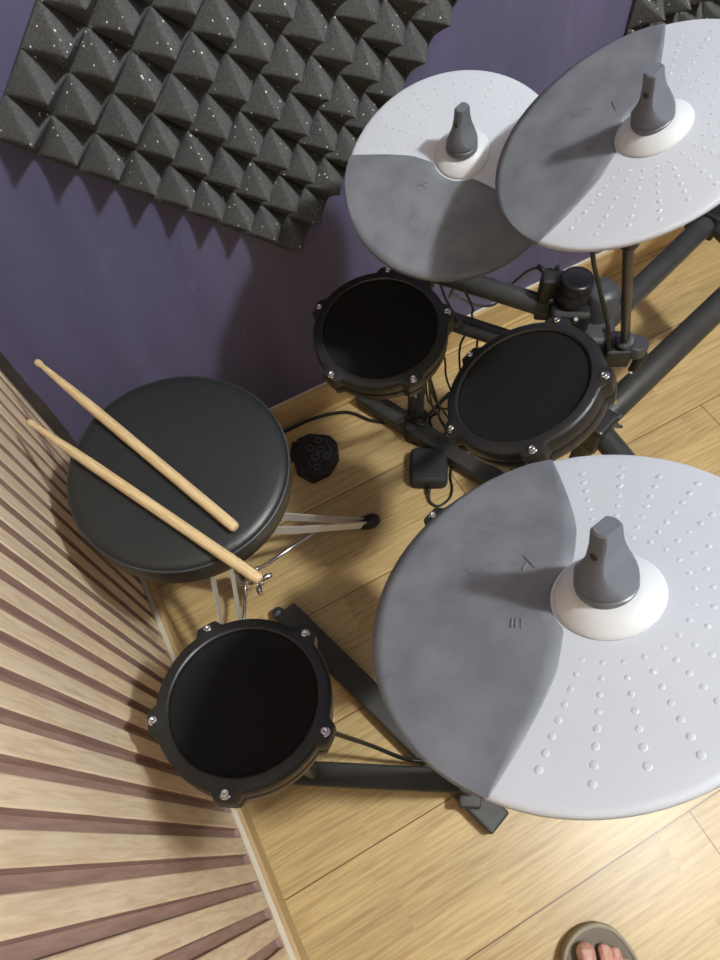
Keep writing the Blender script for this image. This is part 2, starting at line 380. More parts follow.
# ------------------------------------------------------------------ cymbals
RC = .1275
def cymbal(c, n, A, label, nut_axis):
    T = frame(c, A, n)
    t = thing('cymbal_pad', label, 'cymbal pad', T=T, group=None)
    BX = -.024; top = .0
    # local heights: disc top surface at z=0, slightly domed towards the bell
    def zt(x, y):
        d = math.hypot(x-BX, y); return .004*max(0, 1-d/.11)
    # light plastic body
    m = MB(); seg = 96
    rings = [(.06, -.0105), (RC-.012, -.0085), (RC-.002, -.0065), (RC, -.0045), (RC, -.0025), (RC-.0012, -.0006), (RC-.004, 0)]
    vs = []
    for r, z in rings:
        for k in range(seg):
            a = 2*PI*k/seg; x, y = r*math.cos(a), r*math.sin(a)
            vs.append((x, y, z + (zt(x, y) if z == 0 else 0)))
    fs = [(i*seg+k, i*seg+(k+1) % seg, (i+1)*seg+(k+1) % seg, (i+1)*seg+k) for i in range(len(rings)-1) for k in range(seg)]
    nin = 8
    base = len(rings)-1
    for q in range(1, nin):
        f = q/nin
        for k in range(seg):
            a = 2*PI*k/seg; r = RC-.004
            x = (1-f)*r*math.cos(a) + f*BX; y = (1-f)*r*math.sin(a)
            vs.append((x, y, zt(x, y)))
        for k in range(seg):
            i0 = (base+q-1)*seg; i1 = (base+q)*seg
            fs.append((i0+k, i0+(k+1) % seg, i1+(k+1) % seg, i1+k))
    vs.append((BX, 0, .004)); last = len(vs)-1; i1 = (base+nin-1)*seg
    fs += [(i1+k, i1+(k+1) % seg, last) for k in range(seg)]
    fs.append([k for k in range(seg)][::-1])
    m.add(vs, fs, True)
    # moulded dots in rows radiating from the bell
    for i in range(26):
        a = 2*PI*(i+.5)/26
        for j in range(10):
            d = .045 + .0093*j
            x, y = BX + d*math.cos(a), d*math.sin(a)
            if math.hypot(x, y) > RC-.0115: break
            if x > edge(y) - .006: continue
            r = .0018 + .00011*j
            m.ball((0, 0, 0), r, T=Matrix.Translation(Vector((x, y, zt(x, y)-.0001))), seg=10, rings=4, half=True, flat=.22)
    m.build('body', M['plastic_light'], t)
    # grey rubber striking zone, its edge an S curve round the bell
    m = MB(); nb = 72; na = 26; g = {}; vs = []; fs = []
    RR = RC+.0005
    yb = .1248
    for i in range(nb+1):
        y = -yb + 2*yb*i/nb
        x0 = edge(y); x1 = math.sqrt(max(RR*RR-y*y, 0))
        x0 = min(x0, x1-.0002)
        for j in range(na+1):
            f = j/na; x = x0 + (x1-x0)*f
            h = .0013 if 0 < j < na and 0 < i < nb else .0002
            if j == 1: x = x0 + .0007
            if j == na-1: x = x1 - .0007
            if x < x0: x = x0
            if j == na: h = -.0045
            g[i, j] = len(vs); vs.append((x, y, zt(x, y)+h))
    for i in range(nb):
        for j in range(na): fs.append((g[i, j], g[i, j+1], g[i+1, j+1], g[i+1, j]))
    m.add(vs, fs, True)
    m.build('rubber_zone', M['rubber'], t)
    # raised outer dots of the rubber side
    # moulded mark and the three bars beside the bell
    def bar(a0, b0, a1, b1, wd=.0006):
        m = MB()
        p0, p1 = Vector((a0, b0, 0)), Vector((a1, b1, 0)); d = (p1-p0).normalized(); s_ = Vector((-d.y, d.x, 0))*wd
        z = lambda p, h: (p.x, p.y, zt(p.x, p.y)+h)
        lo, hi = .0009, .0021
        m.add([z(p0-s_, lo), z(p1-s_, lo), z(p1+s_, lo), z(p0+s_, lo), z(p0-s_*.6, hi), z(p1-s_*.6, hi), z(p1+s_*.6, hi), z(p0+s_*.6, hi)],
              [(4, 5, 6, 7), (0, 1, 5, 4), (1, 2, 6, 5), (2, 3, 7, 6), (3, 0, 4, 7)])
        m.build('moulded_mark', M['rubber'], t)
    bar(.0310, -.0305, .0222, -.0203); bar(.0273, -.0241, .0297, -.0184)
    for a in (.0236, .0271, .0296): bar(a+.0004, .0192, a-.0003, .0256)
    # white bell and the wing nut on it
    BT = Matrix.Translation(Vector((BX, 0, .0035)))
    m = MB(); m.lathe([(.0318, -.001), (.0316, .0004), (.0300, .0022), (.024, .0066), (.019, .0092), (.012, .0098)], BT, 64)
    m.build('bell', M['bell_white'], t)
    na_ = Vector(nut_axis).normalized()
    o_ = (T @ BT) @ Vector((0, 0, .0075))
    hd = Vector((-.88, -.32, -.34))                       # side of the nut that shows the rod end
    zz = na_; yy = -(hd - zz*hd.dot(zz)).normalized(); xx = yy.cross(zz)
    NW = Matrix((xx, yy, zz)).transposed().to_4x4(); NW.translation = o_
    NT = T.inverted() @ NW
    prof = [(.0172, 0), (.0180, .0014), (.0178, .0058), (.0169, .0064), (.0169, .0076), (.0177, .0086), (.0176, .0120), (.0170, .0155), (.0158, .0195),
            (.0143, .0235), (.0128, .0275), (.0114, .0315), (.0103, .0355), (.0094, .0395), (.0088, .0435), (.0085, .0475), (.0083, .0495), (.0072, .0508)]
    seg = 64; vs = []; fs = []
    for r, z in prof:
        w = max(0, min(1, (z-.0095)/.026))
        xl = .0056 + (.0185-.0056)*(1-w)**2.1              # scooped thumb flats
        yl = .0088 + (.0185-.0088)*(1-max(0, min(1, (z-.020)/.020)))**1.3
        if z > .050: xl -= .0008; yl -= .0008
        for k in range(seg):
            a = 2*PI*k/seg; x = r*math.cos(a); y_ = r*math.sin(a)
            x = max(-xl, min(xl, x)); y_ = max(-yl, min(r, y_))
            vs.append(NT @ Vector((x, y_, z)))
    for i in range(len(prof)-1):
        for k in range(seg): fs.append((i*seg+k, i*seg+(k+1) % seg, (i+1)*seg+(k+1) % seg, (i+1)*seg+k))
    fs.append([(len(prof)-1)*seg+k for k in range(seg)])
    m = MB(); m.add(vs, fs, True); nut = m.build('wing_nut', M['nut'], t); md = nut.modifiers.new('e', 'EDGE_SPLIT'); md.split_angle = math.radians(28)
    # rod end showing in the front of the nut
    m = MB(); RT = NT @ Matrix.Translation(Vector((0, -.0072, .0335)))
    m.ball((0, 0, 0), .0042, T=RT, seg=20, rings=10)
    m.build('rod_end', M['black_gloss'], nut)
    return t
def edge(y):
    """border between the rubber and the plastic: distance along the rubber axis"""
    b = abs(y)
    if b > .05: return -.0005 + .0262*((b-.05)/.0757)**1.25
    if b > .034: return -.0012 + .0007*((b-.034)/.016)
    # hugs the round bell
    r = .0338
    e = -.024 + math.sqrt(max(r*r-b*b, 0))
    return max(-.0012, e)

cymbal((.150, .068, .854), (-.138, .469, .872), (-.702, .575, -.42), 'nearest and largest looking cymbal pad, grey rubber left side, over the floor rail', (.0, .37, .93))
cymbal((.461, .396, .852), (-.427, .203, .881), (-.340, .867, -.364), 'high cymbal pad at upper right overlapping the one behind it', (-.30, .06, .95))
cymbal((.386, .563, .734), (-.325, -.243, .913), (-.807, -.432, -.402), 'cymbal pad by the purple wall with another cymbal\'s shadow across it', (-.06, .02, .997))

# ------------------------------------------------------------------ drum pads
def drum_pad(c, n, screw_dir, label, depth=.046, lift=0.0):
    T = frame(c, screw_dir, n)
    t = thing('drum_pad', label, 'drum pad', T=T)
    seg = 72; lug = [2*PI*k/5 for k in range(5)]
    def rad(base, a, amt=.009, wid=.115):
        d = min(abs((a-l+PI) % (2*PI)-PI) for l in lug)
        return base + amt*max(0, min(1, (wid*1.5-d)/(wid*.6)))
    n_ = 180
    def ring(prof, name, mt, par, bump=True):
        m = MB(); vs = []; fs = []
        for r, z, am in prof:
            for k in range(n_):
                a = 2*PI*k/n_; q = rad(r, a, am) if bump and am else r
                vs.append((q*math.cos(a), q*math.sin(a), z))
        L = len(prof)
        for i in range(L):
            i2 = (i+1) % L
            for k in range(n_): fs.append((i*n_+k, i*n_+(k+1) % n_, i2*n_+(k+1) % n_, i2*n_+k))
        m.add(vs, fs, False)
        o = m.build(name, mt, par)
        for p in o.data.polygons: p.use_smooth = True
        md = o.modifiers.new('e', 'EDGE_SPLIT'); md.split_angle = math.radians(38)
        return o
    # hoop
    ring([(.0815, -.002, 0), (.0825, .0028, 0), (.0845, .0042, 0), (.0935, .0034, .004), (.0965, .0016, .0085), (.0978, -.0015, .0085), (.0980, -.016, .0085), (.0968, -.0185, .008), (.090, -.0185, 0), (.083, -.0185, 0)], 'hoop', M['black_plastic'], t)
    # black ring painting the dark gap between hoop and shell
    ring([(.0945, -.0185, 0), (.0945, -.0215, 0), (.085, -.0215, 0), (.085, -.0185, 0)], 'dark_gap', M['gap'], t, False)
    # shell
    ring([(.093, -.0215, 0), (.0968, -.0218, .008), (.0975, -.024, .008), (.0965, -.0345, .0065), (.093, -.0385, 0), (.088, -depth, 0), (.078, -depth-.001, 0), (.078, -depth+.004, 0), (.085, -.0215, 0)], 'shell', M['shell'], t)
    m = MB(); m.lathe([(.0785, -depth+.002), (.0785, -depth-.0005)], None, 64, False); m.build('base_plate', M['shell'], t)
    # mesh head
    m = MB(); m.lathe([(.0828, -.004), (.0828, -.0002), (.0815, .0010), (.079, .0004), (.06, .0006), (.03, .0008), (.0005, .0008)], None, 96, True, True, False)
    m.build('drum_head', M['head'], t)
    # five tension screws with washers
    for a in lug:
        S = Matrix.Rotation(a, 4, 'Z') @ Matrix.Translation(Vector((.0982, 0, .0012)))
        m = MB(); m.lathe([(.0062, 0), (.0062, .0012), (.0056, .0016)], S, 24); m.lathe([(.0042, .0014), (.0044, .0030), (.0036, .0044), (.0022, .0047), (.0020, .0036), (.0004, .0034)], S, 18, True, True, False)
        m.lathe([(.0024, -.052), (.0024, -.018)], S, 10)
        m.build('tension_screw', M['chrome'], t)
    return t
pad_a = drum_pad((-.089, .208, .494), (.097, .152, .984), (-.051, -.081, .018), 'drum pad beside the slatted wall, lowest and leftmost of the drum pads')
pad_b = drum_pad((.291, .583, .506), (-.13, -.08, .988), (-.093, -.028, -.015), 'drum pad in front of the purple wall, half under the cymbal there')
pad_c = drum_pad((.365, .357, .580), (-.35, .301, .887), (-.046, -.086, .011), 'drum pad in the middle, tilted to the left, beside the black clamps')
pad_d = drum_pad((.238, .206, .495), (-.10, .12, .985), (-.029, .093, 0), 'mostly hidden drum pad under the nearest cymbal, one screw showing at its edge')

# ------------------------------------------------------------------ rack
rack = thing('drum_rack', 'black tubular drum rack carrying the pads and cymbals on the oak floor', 'drum rack')
def rail(name, a, b, hw, z0, z1, mt, bev=.004):
    a, b = Vector((*a, 0)), Vector((*b, 0)); d = (b-a).normalized(); s = Vector((-d.y, d.x, 0))
    T = Matrix((d, s, Vector((0, 0, 1)))).transposed().to_4x4(); T.translation = a
    return MB().box(0, (b-a).length, -hw, hw, z0, z1, T).build(name, mt, rack, bevel=bev)
def post(a, r, z0, z1, name='post'):
    return MB().lathe([(r, z0), (r, z1)], Matrix.Translation(Vector((a[0], a[1], 0))), 28).build(name, M['tube'], rack, bevel=.002)
def bar(a, b, r, name='crossbar', mt=None):
    return MB().tube([a, b], r, 24).build(name, mt or M['tube'], rack, bevel=.002)
def rod(pts, r, name='cymbal_rod', mt=None): return MB().tube(pts, r, 14).build(name, mt or M['black_gloss'], rack)

# floor rail under the nearest cymbal and the arm to the pad by the slatted wall
r1 = rail('floor_rail', (-.0105, .4465), (.1435, -.0445), .0225, .006, .034, M['tube_worn'])
for s in (.02, .46):
    d = (Vector((.1435, -.0445, 0))-Vector((-.0105, .4465, 0))).normalized(); p = Vector((-.0105, .4465, 0))+d*s
    MB().lathe([(.013, 0), (.011, .007)], Matrix.Translation(p), 20).build('rubber_foot', M['rubber_foot'], r1)
p = Vector((-.024, .452, .018)); MB().ball(p, .0125, seg=18, rings=10).build('end_knob', M['clamp'], r1)
rail('pad_arm', (.128, .033), (-.150, .2015), .0185, .0345, .066, M['tube_worn'])
post((.128, .030), .0185, .034, .64)
rod([(.128, .030, .63), (.136, .036, .74), (.150, .045, .80), (.165, .056, .862)], .0065)
MB().box(-.028, .028, -.028, .028, .55, .63, Matrix.Translation(Vector((.128, .030, 0)))).build('clamp', M['clamp'], rack, bevel=.006)
MB().box(-.018, .018, -.014, .014, .030, .050, Matrix.Translation(Vector((.118, .010, 0))) @ Matrix.Rotation(-.54, 4, 'Z')).build('clamp', M['tube_worn'], rack, bevel=.004)
rod([(-.086, .163, .06), (-.0865, .166, .30), (-.092, .195, .40), (-.0936, .2015, .446)], .0105, 'pad_rod', M['tube'])
# rail below the two middle pads
r2 = rail('floor_rail', (.352, .815), (.495, .465), .021, .006, .036, M['tube_worn'])
# posts
P1, P2, P3, P4 = (.570, .500), (.427, .703), (1.40, .752), (.545, .362)
post(P1, .0205, 0, .50); post(P2, .0175, 0, .52); post(P3, .02, 0, .34); post(P4, .0165, 0, .36)
cap = MB().lathe([(.0225, .488), (.0245, .490), (.0245, .503), (.0222, .505), (.0222, .510), (.0238, .512), (.0240, .524), (.0225, .5275), (.018, .5285), (.0165, .5275), (.004, .5278)], Matrix.Translation(Vector((*P1, 0))), 40).build('post_cap', M['black_gloss'], rack)
for P_ in (P1, P2, P3, P4):
    MB().lathe([(.034, 0), (.034, .006), (.028, .02)], Matrix.Translation(Vector((*P_, 0))), 28).build('rubber_foot', M['rubber_foot'], rack)
bar((*P1, .455), (*P2, .455), .0165)
bar((*P1, .355), (*P2, .355), .0165)
bar((*P1, .30), (1.40, .752, .30), .0205)
bar((1.075, .815, .30), (1.045, .47, .30), .0205, 'side_bar')
bar((.560, .366, .345), (1.05, .497, .345), .0225, 'crossbar', M['tube_worn'])
bar((.552, .40, .335), (.548, .20, .335), .019, 'side_bar')
rod([(.548, .215, .335), (.45, .21, .36), (.30, .205, .42), (.252, .204, .446)], .011, 'pad_rod', M['tube'])
# clamps on the main post
def clampbox(c, hx, hy, hz, rz=0, mt='clamp', bev=.006, name='clamp'):
    return MB().box(-hx, hx, -hy, hy, -hz, hz, Matrix.Translation(Vector(c)) @ Matrix.Rotation(rz, 4, 'Z')).build(name, M[mt], rack, bevel=bev)
clampbox((.570, .500, .455), .030, .030, .027, .95, 'black_plastic', .008)
clampbox((.560, .530, .470), .014, .022, .042, .95, 'black_plastic', .005)
k1 = MB().lathe([(.024, .43), (.026, .436), (.026, .492), (.021, .499), (.010, .501)], Matrix.Translation(Vector((.612, .484, 0))), 32).build('clamp', M['clamp'], rack)
k2 = clampbox((.598, .458, .425), .026, .032, .024, -.6, 'clamp', .010)
clampbox((.570, .500, .355), .030, .030, .026, .95, 'black_plastic', .008)
clampbox((.568, .497, .300), .030, .028, .024, .3, 'black_plastic', .008)
clampbox((.427, .703, .455), .026, .028, .024, .95, 'black_plastic', .006)
clampbox((.427, .703, .355), .026, .028, .024, .95, 'black_plastic', .006)
k3 = clampbox((.603, .420, .432), .020, .022, .018, -.5, 'black_plastic', .004)
clampbox((1.06, .655, .30), .03, .03, .028, .3, 'black_plastic', .006)
clampbox((.545, .362, .340), .026, .026, .030, .3, 'black_plastic', .006)
# wing screws
def wing(c, dirv, par=None, s=1.0, mt='chrome'):
    T = frame(c, (0, 0, 1) if abs(Vector(dirv).normalized().z) < .9 else (1, 0, 0), dirv)
    m = MB(); m.lathe([(.006*s, 0), (.006*s, .012*s), (.0035*s, .014*s)], T, 16)
    for sg in (-1, 1):
        m.tube([T @ Vector((sg*.004*s, 0, .006*s)), T @ Vector((sg*.013*s, 0, .012*s)), T @ Vector((sg*.018*s, 0, .02*s))], [.0036*s, .0042*s, .003*s], 10)
    o = m.build('wing_screw', M[mt], rack)
    return o
wing((.566, .548, .490), (-.15, .45, .9), s=1.0, mt='black_gloss')
MB().lathe([(.0165, -.010), (.0175, -.008), (.0175, .008), (.0165, .010)], frame((.622, .402, .444), (1, 0, 0), (.1, .1, 1)), 20).build('clamp_ring', M['clamp'], rack)
MB().tube([(.628, .404, .446), (.632, .392, .430), (.618, .388, .405)], [.0085, .009, .007], 12).build('clamp_bolt', M['black_plastic'], rack)
wing((.566, .352, .350), (.6, -.4, .2), s=.9, mt='clamp')
# small silver bolts on the clamps
for c in ((.556, .470, .475), (.548, .517, .476), (.603, .446, .452), (.616, .387, .404)):
    MB().lathe([(.0052, 0), (.0052, .004), (.003, .0055)], frame(c, (1, 0, 0), (-.2, -.3, 1)), 6, False).build('bolt', M['chrome'], rack)
# arms to the pads and cymbal rods
rod([(.585, .46, .42), (.50, .40, .475), (.415, .375, .525), (.386, .345, .528)], .0115, 'pad_rod', M['tube'])
rod([(.427, .703, .40), (.37, .66, .41), (.31, .60, .43), (.288, .580, .458)], .0115, 'pad_rod', M['tube'])
rod([(.427, .703, .50), (.432, .690, .57), (.445, .606, .66), (.408, .576, .742)], .0065)
rod([(.616, .416, .415), (.609, .412, .45), (.494, .378, .716), (.484, .375, .76), (.475, .373, .854)], .0064)
for c in ((.491, .377, .725), (.447, .608, .655), (.150, .045, .80)):
    MB().ball(c, .011, seg=16, rings=8).build('tilter', M['black_plastic'], rack)
# collar around the high cymbal's rod
MB().lathe([(.010, -.006), (.0135, -.004), (.0135, .004), (.010, .006)], frame((.605, .411, .459), (1, 0, 0), (-.42, -.13, 1)), 20).build('rod_collar', M['clamp'], rack)

# ------------------------------------------------------------------ throne
SC = Vector((-.045, .514, 0))
thr = thing('drum_throne', 'round black vinyl drum throne with chrome tripod in the room corner', 'drum throne', loc=tuple(SC))
tilt = frame((0, 0, .511), (1, 0, 0), (.052, -.072, .996))
m = MB()
prof = [(.002, .0032), (.06, .0030), (.10, .0024), (.128, .0014), (.1365, .0000), (.1408, -.0030), (.1422, -.0058)]
m.lathe(prof[::-1], tilt, 96, True, False, True)
m.lathe([(.1418, -.0068), (.1438, -.020), (.1438, -.044), (.1395, -.056), (.133, -.062), (.10, -.063)][::-1], tilt, 96, True, True, False)
cush = m.build('cushion', M['vinyl'], thr)
m = MB(); pr = [(.1420+.0022*math.cos(a), -.0066+.0022*math.sin(a)) for a in [2*PI*k/10 for k in range(11)]]
m.lathe(pr, tilt, 96, True, False, False); m.build('piping', M['piping'], cush)
m = MB(); m.lathe([(.05, .44), (.05, .446), (.02, .447)][::1], None, 32); m.lathe([(.0125, .085), (.0125, .44)], None, 24); m.build('centre_tube', M['chrome'], thr)
m = MB(); m.lathe([(.021, .285), (.023, .29), (.023, .325), (.021, .33)], None, 32)
m.box(.018, .034, -.008, .008, .295, .32); m.build('upper_collar', M['chrome'], thr, bevel=.001)
m = MB(); m.lathe([(.0175, .088), (.020, .091), (.020, .112), (.0175, .115)], None, 32)
m.lathe([(.0165, .078), (.0165, .088)], None, 24)
wd = Vector((math.cos(-.9), math.sin(-.9), 0))
W2 = frame(wd*.019 + Vector((0, 0, .102)), (0, 0, 1), wd)
m.lathe([(.005, 0), (.005, .016), (.003, .018)], W2, 14)
for sg in (-1, 1):
    m.tube([W2 @ Vector((0, sg*.003, .010)), W2 @ Vector((sg*.002, sg*.014, .016)), W2 @ Vector((sg*.003, sg*.022, .024))], [.0042, .0058, .004], 10)
m.build('lower_collar', M['chrome'], thr, bevel=.0008)
for deg in (4, 124, 244):
    a = math.radians(deg); rx = Vector((math.cos(a), math.sin(a), 0)); ry = Vector((-math.sin(a), math.cos(a), 0))
    F = lambda r, s, z: rx*r + ry*s + Vector((0, 0, z))
    for sg in (-1, 1):
        m = MB(); m.tube([F(.022, sg*.011, .310), F(.060, sg*.016, .262), F(.115, sg*.0155, .193), F(.250, sg*.0048, .031)], 0, flat=(.0015, .0085), up=Vector((0, 0, 1)))
        lg = m.build('leg', M['steel'], thr)
    m = MB(); m.tube([F(.018, 0, .102), F(.05, 0, .100), F(.175, 0, .119)], [.0032, .0032, .0032], 10)
    m.ball(F(.024, 0, .104), .0055, seg=12, rings=8)
    m.build('stay', M['chrome'], thr)
    R_ = Matrix((rx, ry, Vector((0, 0, 1)))).transposed().to_4x4(); R_.translation = F(.262, 0, .015)
    m = MB(); m.tube([R_ @ Vector((-.020, 0, .017)), R_ @ Vector((-.006, 0, .010)), R_ @ Vector((.010, 0, .002)), R_ @ Vector((.020, 0, -.002))], [.010, .0145, .0148, .011], 14)
    m.build('rubber_foot', M['rubber_foot'], thr)

# ------------------------------------------------------------------ drumsticks (lying across the throne)
def seat_z(x, y):
    n = Vector((.052, -.072, .996)); return .511 + .0034 - (n.x*(x-SC.x) + n.y*(y-SC.y))/n.z
def stick(tip, butt, label):
    tip, butt = Vector((*tip, 0)), Vector((*butt, 0)); d = (butt-tip).normalized(); L = .386
    butt = tip + d*L
    # rests where it touches the cushion
    rb = .0072
    zt_, zb = (seat_z(tip.x, tip.y), seat_z(butt.x, butt.y))
    tip.z = zt_ + rb + .0005; butt.z = zb + rb + .0005
    T = frame(tip, (0, 0, 1), butt-tip)
    # local z along the stick; local frame remade so the grain runs along x of the object
    X = (butt-tip).normalized(); Z = Vector((0, 0, 1)); Z = (Z - X*Z.dot(X)).normalized(); Y = Z.cross(X)
    O = Matrix((X, Y, Z)).transposed().to_4x4(); O.translation = tip
    prof = [(.0012, 0), (.0034, .0010), (.0047, .0035), (.0050, .0065), (.0046, .0100), (.0036, .0125), (.0034, .0140), (.0040, .022), (.0050, .045), (.0062, .075), (.0070, .105), (.0072, .13), (.0072, .378), (.0066, .3825), (.0050, .3852), (.002, .386)]
    m = MB(); Rz = Matrix(((0, 0, 1, 0), (0, 1, 0, 0), (-1, 0, 0, 0), (0, 0, 0, 1)))
    m.lathe(prof, Rz, 24)
    o = m.build('drumstick', M['stick']); o.matrix_world = O
    return tag(o, label, 'drumstick')
stick((-.157, .750), (-.015, .394), 'upper wooden drumstick on the throne, its tip towards the purple wall')
stick((-.194, .660), (-.015, .318), 'lower wooden drumstick on the throne, its butt end sticking out past the rim')

# ------------------------------------------------------------------ small things on the floor
# ring-patterned device
pts = [(.176, .786), (.206, .784), (.243, .757), (.249, .735), (.235, .700), (.200, .676), (.160, .677), (.140, .712), (.150, .757)]
cx = sum(p[0] for p in pts)/9; cy = sum(p[1] for p in pts)/9
dv = thing('foot_switch', 'small black rounded pedal with a ring pattern on the floor near the throne', 'pedal', loc=(cx, cy, 0))
m = MB(); vs = []; K = len(pts)
cc = [Vector((p[0]-cx, p[1]-cy, 0)) for p in pts]; K = len(cc)
for z, s in ((0, .97), (.004, 1.0), (.020, .98), (.026, .93), (.028, .86)):
    for p in cc: vs.append((p.x*s, p.y*s, z))
fs = [(i*K+k, i*K+(k+1) % K, (i+1)*K+(k+1) % K, (i+1)*K+k) for i in range(4) for k in range(K)]
fs.append([4*K+k for k in range(K)]); fs.append([k for k in range(K)][::-1])
m.add(vs, fs); m.build('body', M['device'], dv, bevel=.001)
m = MB(); m.box(-.058, -.030, -.016, .030, .0005, .016, Matrix.Rotation(-.62, 4, 'Z')); m.build('hinge_step', M['device'], dv, bevel=.003)
for x, y, r in ((.019, .022, .0085), (.0117, .0003, .0085), (-.005, -.0115, .0095), (.0174, -.0218, .009), (-.0136, -.036, .008), (-.0057, .0134, .009)):
    m = MB(); pr = [(r-.0016+.0016*math.cos(a), .0285+.0012*math.sin(a)) for a in [2*PI*k/8 for k in range(9)]]
    m.lathe(pr, Matrix.Translation(Vector((x, y, 0))), 28, True, False, False); m.build('ring', M['device_ring'], dv)
for a, b in (((.0335, .0195), (.0306, -.0195)), ((-.025, .013), (-.0235, -.0275))):
    m = MB(); m.tube([(a[0], a[1], .0282), (b[0], b[1], .0282)], .0012, 8); m.build('groove_line', M['device_ring'], dv)
# power adapter box with its lead looped beside it
ax = Vector((.074, -.044, 0)).normalized(); ay = Vector((-ax.y, ax.x, 0))
ad = thing('power_adapter', 'black power adapter box on the floor beside the rail under the drum pads', 'power adapter', loc=(.386, .581, 0))
AT = Matrix((ax, ay, Vector((0, 0, 1)))).transposed().to_4x4()
m = MB(); vs = []
for z, sx, sy in ((0, .039, .041), (.006, .0405, .0425), (.030, .0395, .0415), (.036, .034, .036)):
    for k in range(32):
        a = 2*PI*k/32; ca, sa = math.cos(a), math.sin(a)
        vs.append(AT @ Vector((sx*math.copysign(abs(ca)**.35, ca), sy*math.copysign(abs(sa)**.35, sa), z)))
fs = [(i*32+k, i*32+(k+1) % 32, (i+1)*32+(k+1) % 32, (i+1)*32+k) for i in range(3) for k in range(32)]
fs += [[96+k for k in range(32)], [k for k in range(32)][::-1]]
m.add(vs, fs); m.build('case', M['device'], ad, bevel=.001)
m = MB(); m.tube([AT @ Vector(p) for p in ((0, -.042, .012), (0, -.058, .011))], [.0055, .0035], 12); m.build('strain_relief', M['cable'], ad)
m = MB(); m.tube(spline([AT @ Vector(p) for p in ((0, -.056, .011), (.004, -.075, .006), (.022, -.082, .0035), (.043, -.064, .0032), (.049, -.040, .0032), (.046, -.010, .0032), (.055, .03, .0032), (.074, .07, .0032))], 8), .0026, 10); m.build('lead', M['cable'], ad)

def cable(pts, r, label, mt='cable', group=None):
    m = MB(); m.tube(spline(pts, 10), r, 10)
    return tag(m.build('cable', M[mt]), label, 'cable', group)
cable([(-.03, .800, .004), (.08, .826, .004), (.171, .828, .004), (.233, .826, .004), (.305, .803, .004), (.341, .757, .004), (.372, .73, .0045), (.392, .711, .02), (.405, .695, .040), (.425, .665, .039), (.46, .70, .01), (.53, .73, .004)], .0036,
      'black cable on the floor along the skirting behind the throne')
cable([(-.062, .185, .452), (-.045, .175, .39), (-.021, .160, .30), (.015, .144, .15), (.055, .112, .055), (.085, .092, .040), (.112, .072, .040)], .0034,
      'black cable running from the leftmost drum pad to under the nearest cymbal')
bg = 'thin cables hanging below the drum pad by the purple wall'
random.seed(11)
bl = ['thin black cable of the tangle between the two upper drum pads']*7
tangle = [[(0.341, 0.53, 0.44), (0.385, 0.607, 0.25), (0.416, 0.693, 0.06), (0.387, 0.68, 0.05)], [(0.34, 0.53, 0.44), (0.409, 0.612, 0.22), (0.455, 0.638, 0.1), (0.472, 0.629, 0.05)], [(0.341, 0.526, 0.44), (0.387, 0.585, 0.25), (0.44, 0.63, 0.1), (0.462, 0.635, 0.03)], [(0.335, 0.529, 0.44), (0.404, 0.621, 0.2), (0.456, 0.665, 0.08), (0.492, 0.669, 0.04)], [(0.427, 0.659, 0.08), (0.438, 0.644, 0.12), (0.452, 0.631, 0.16), (0.46, 0.604, 0.2)], [(0.438, 0.662, 0.06), (0.45, 0.657, 0.08), (0.453, 0.647, 0.06), (0.459, 0.631, 0.03)], [(0.357, 0.554, 0.40), (0.419, 0.617, 0.2), (0.446, 0.643, 0.1), (0.441, 0.668, 0.05)], [(0.415, 0.619, 0.5), (0.436, 0.63, 0.44), (0.466, 0.621, 0.37), (0.501, 0.655, 0.3)], [(0.451, 0.612, 0.48), (0.474, 0.609, 0.42), (0.498, 0.64, 0.36), (0.522, 0.648, 0.3)], [(0.404, 0.63, 0.5), (0.437, 0.674, 0.4), (0.461, 0.685, 0.3), (0.481, 0.686, 0.2)]]
for c in tangle:
    x, y, z = c[-1]
    cable(c + [(x+random.uniform(-.02, .02), y+random.uniform(-.03, .0), max(.004, z-.05)), (x+random.uniform(0, .04), y-.05, .004)], .0021, bl[0], 'cable', bg)
cable([(.474, .655, .44), (.505, .72, .33), (.560, .78, .25), (.585, .745, .242), (.612, .720, .250), (.640, .715, .29), (.628, .64, .40), (.585, .53, .43)], .0026,
      'grey cable sagging in a loop below the cymbal by the purple wall', 'cable_grey')
cable([(.470, .395, .835), (.470, .412, .76), (.488, .418, .68), (.527, .426, .60), (.561, .421, .52), (.580, .416, .46), (.588, .410, .425)], .0030,
      'thin black cable dropping from the high cymbal to the clamps')
cable([(.470, .660, .52), (.50, .73, .50), (.535, .77, .47), (.55, .72, .46), (.53, .62, .475)], .0026, 'black cable curling up behind the cymbal by the purple wall')

# ------------------------------------------------------------------ the person's right foot in a sandal
fw = Vector((.47, .883, 0)); rt = Vector((.883, -.47, 0)); tip0 = Vector((.198, -.223, 0))
G = lambda r, f, z: tip0 + rt*r + fw*f + Vector((0, 0, z))
def capsule(m, a, b, ra, rb, seg=20):
    a, b = Vector(a), Vector(b); L = (b-a).length
    T = frame(a, (1, 0, 0) if abs((b-a).normalized().x) < .9 else (0, 1, 0), b-a)
    prof = []
    for i in range(9): t = -PI/2 + PI/2*i/8; prof.append((max(ra*math.cos(t), 1e-4), ra*math.sin(t)))
    for i in range(9): t = PI/2*i/8; prof.append((max(rb*math.cos(t), 1e-4), L+rb*math.sin(t)))
    m.lathe(prof, T, seg, True, False, False)
m = MB(); zs_ = .024
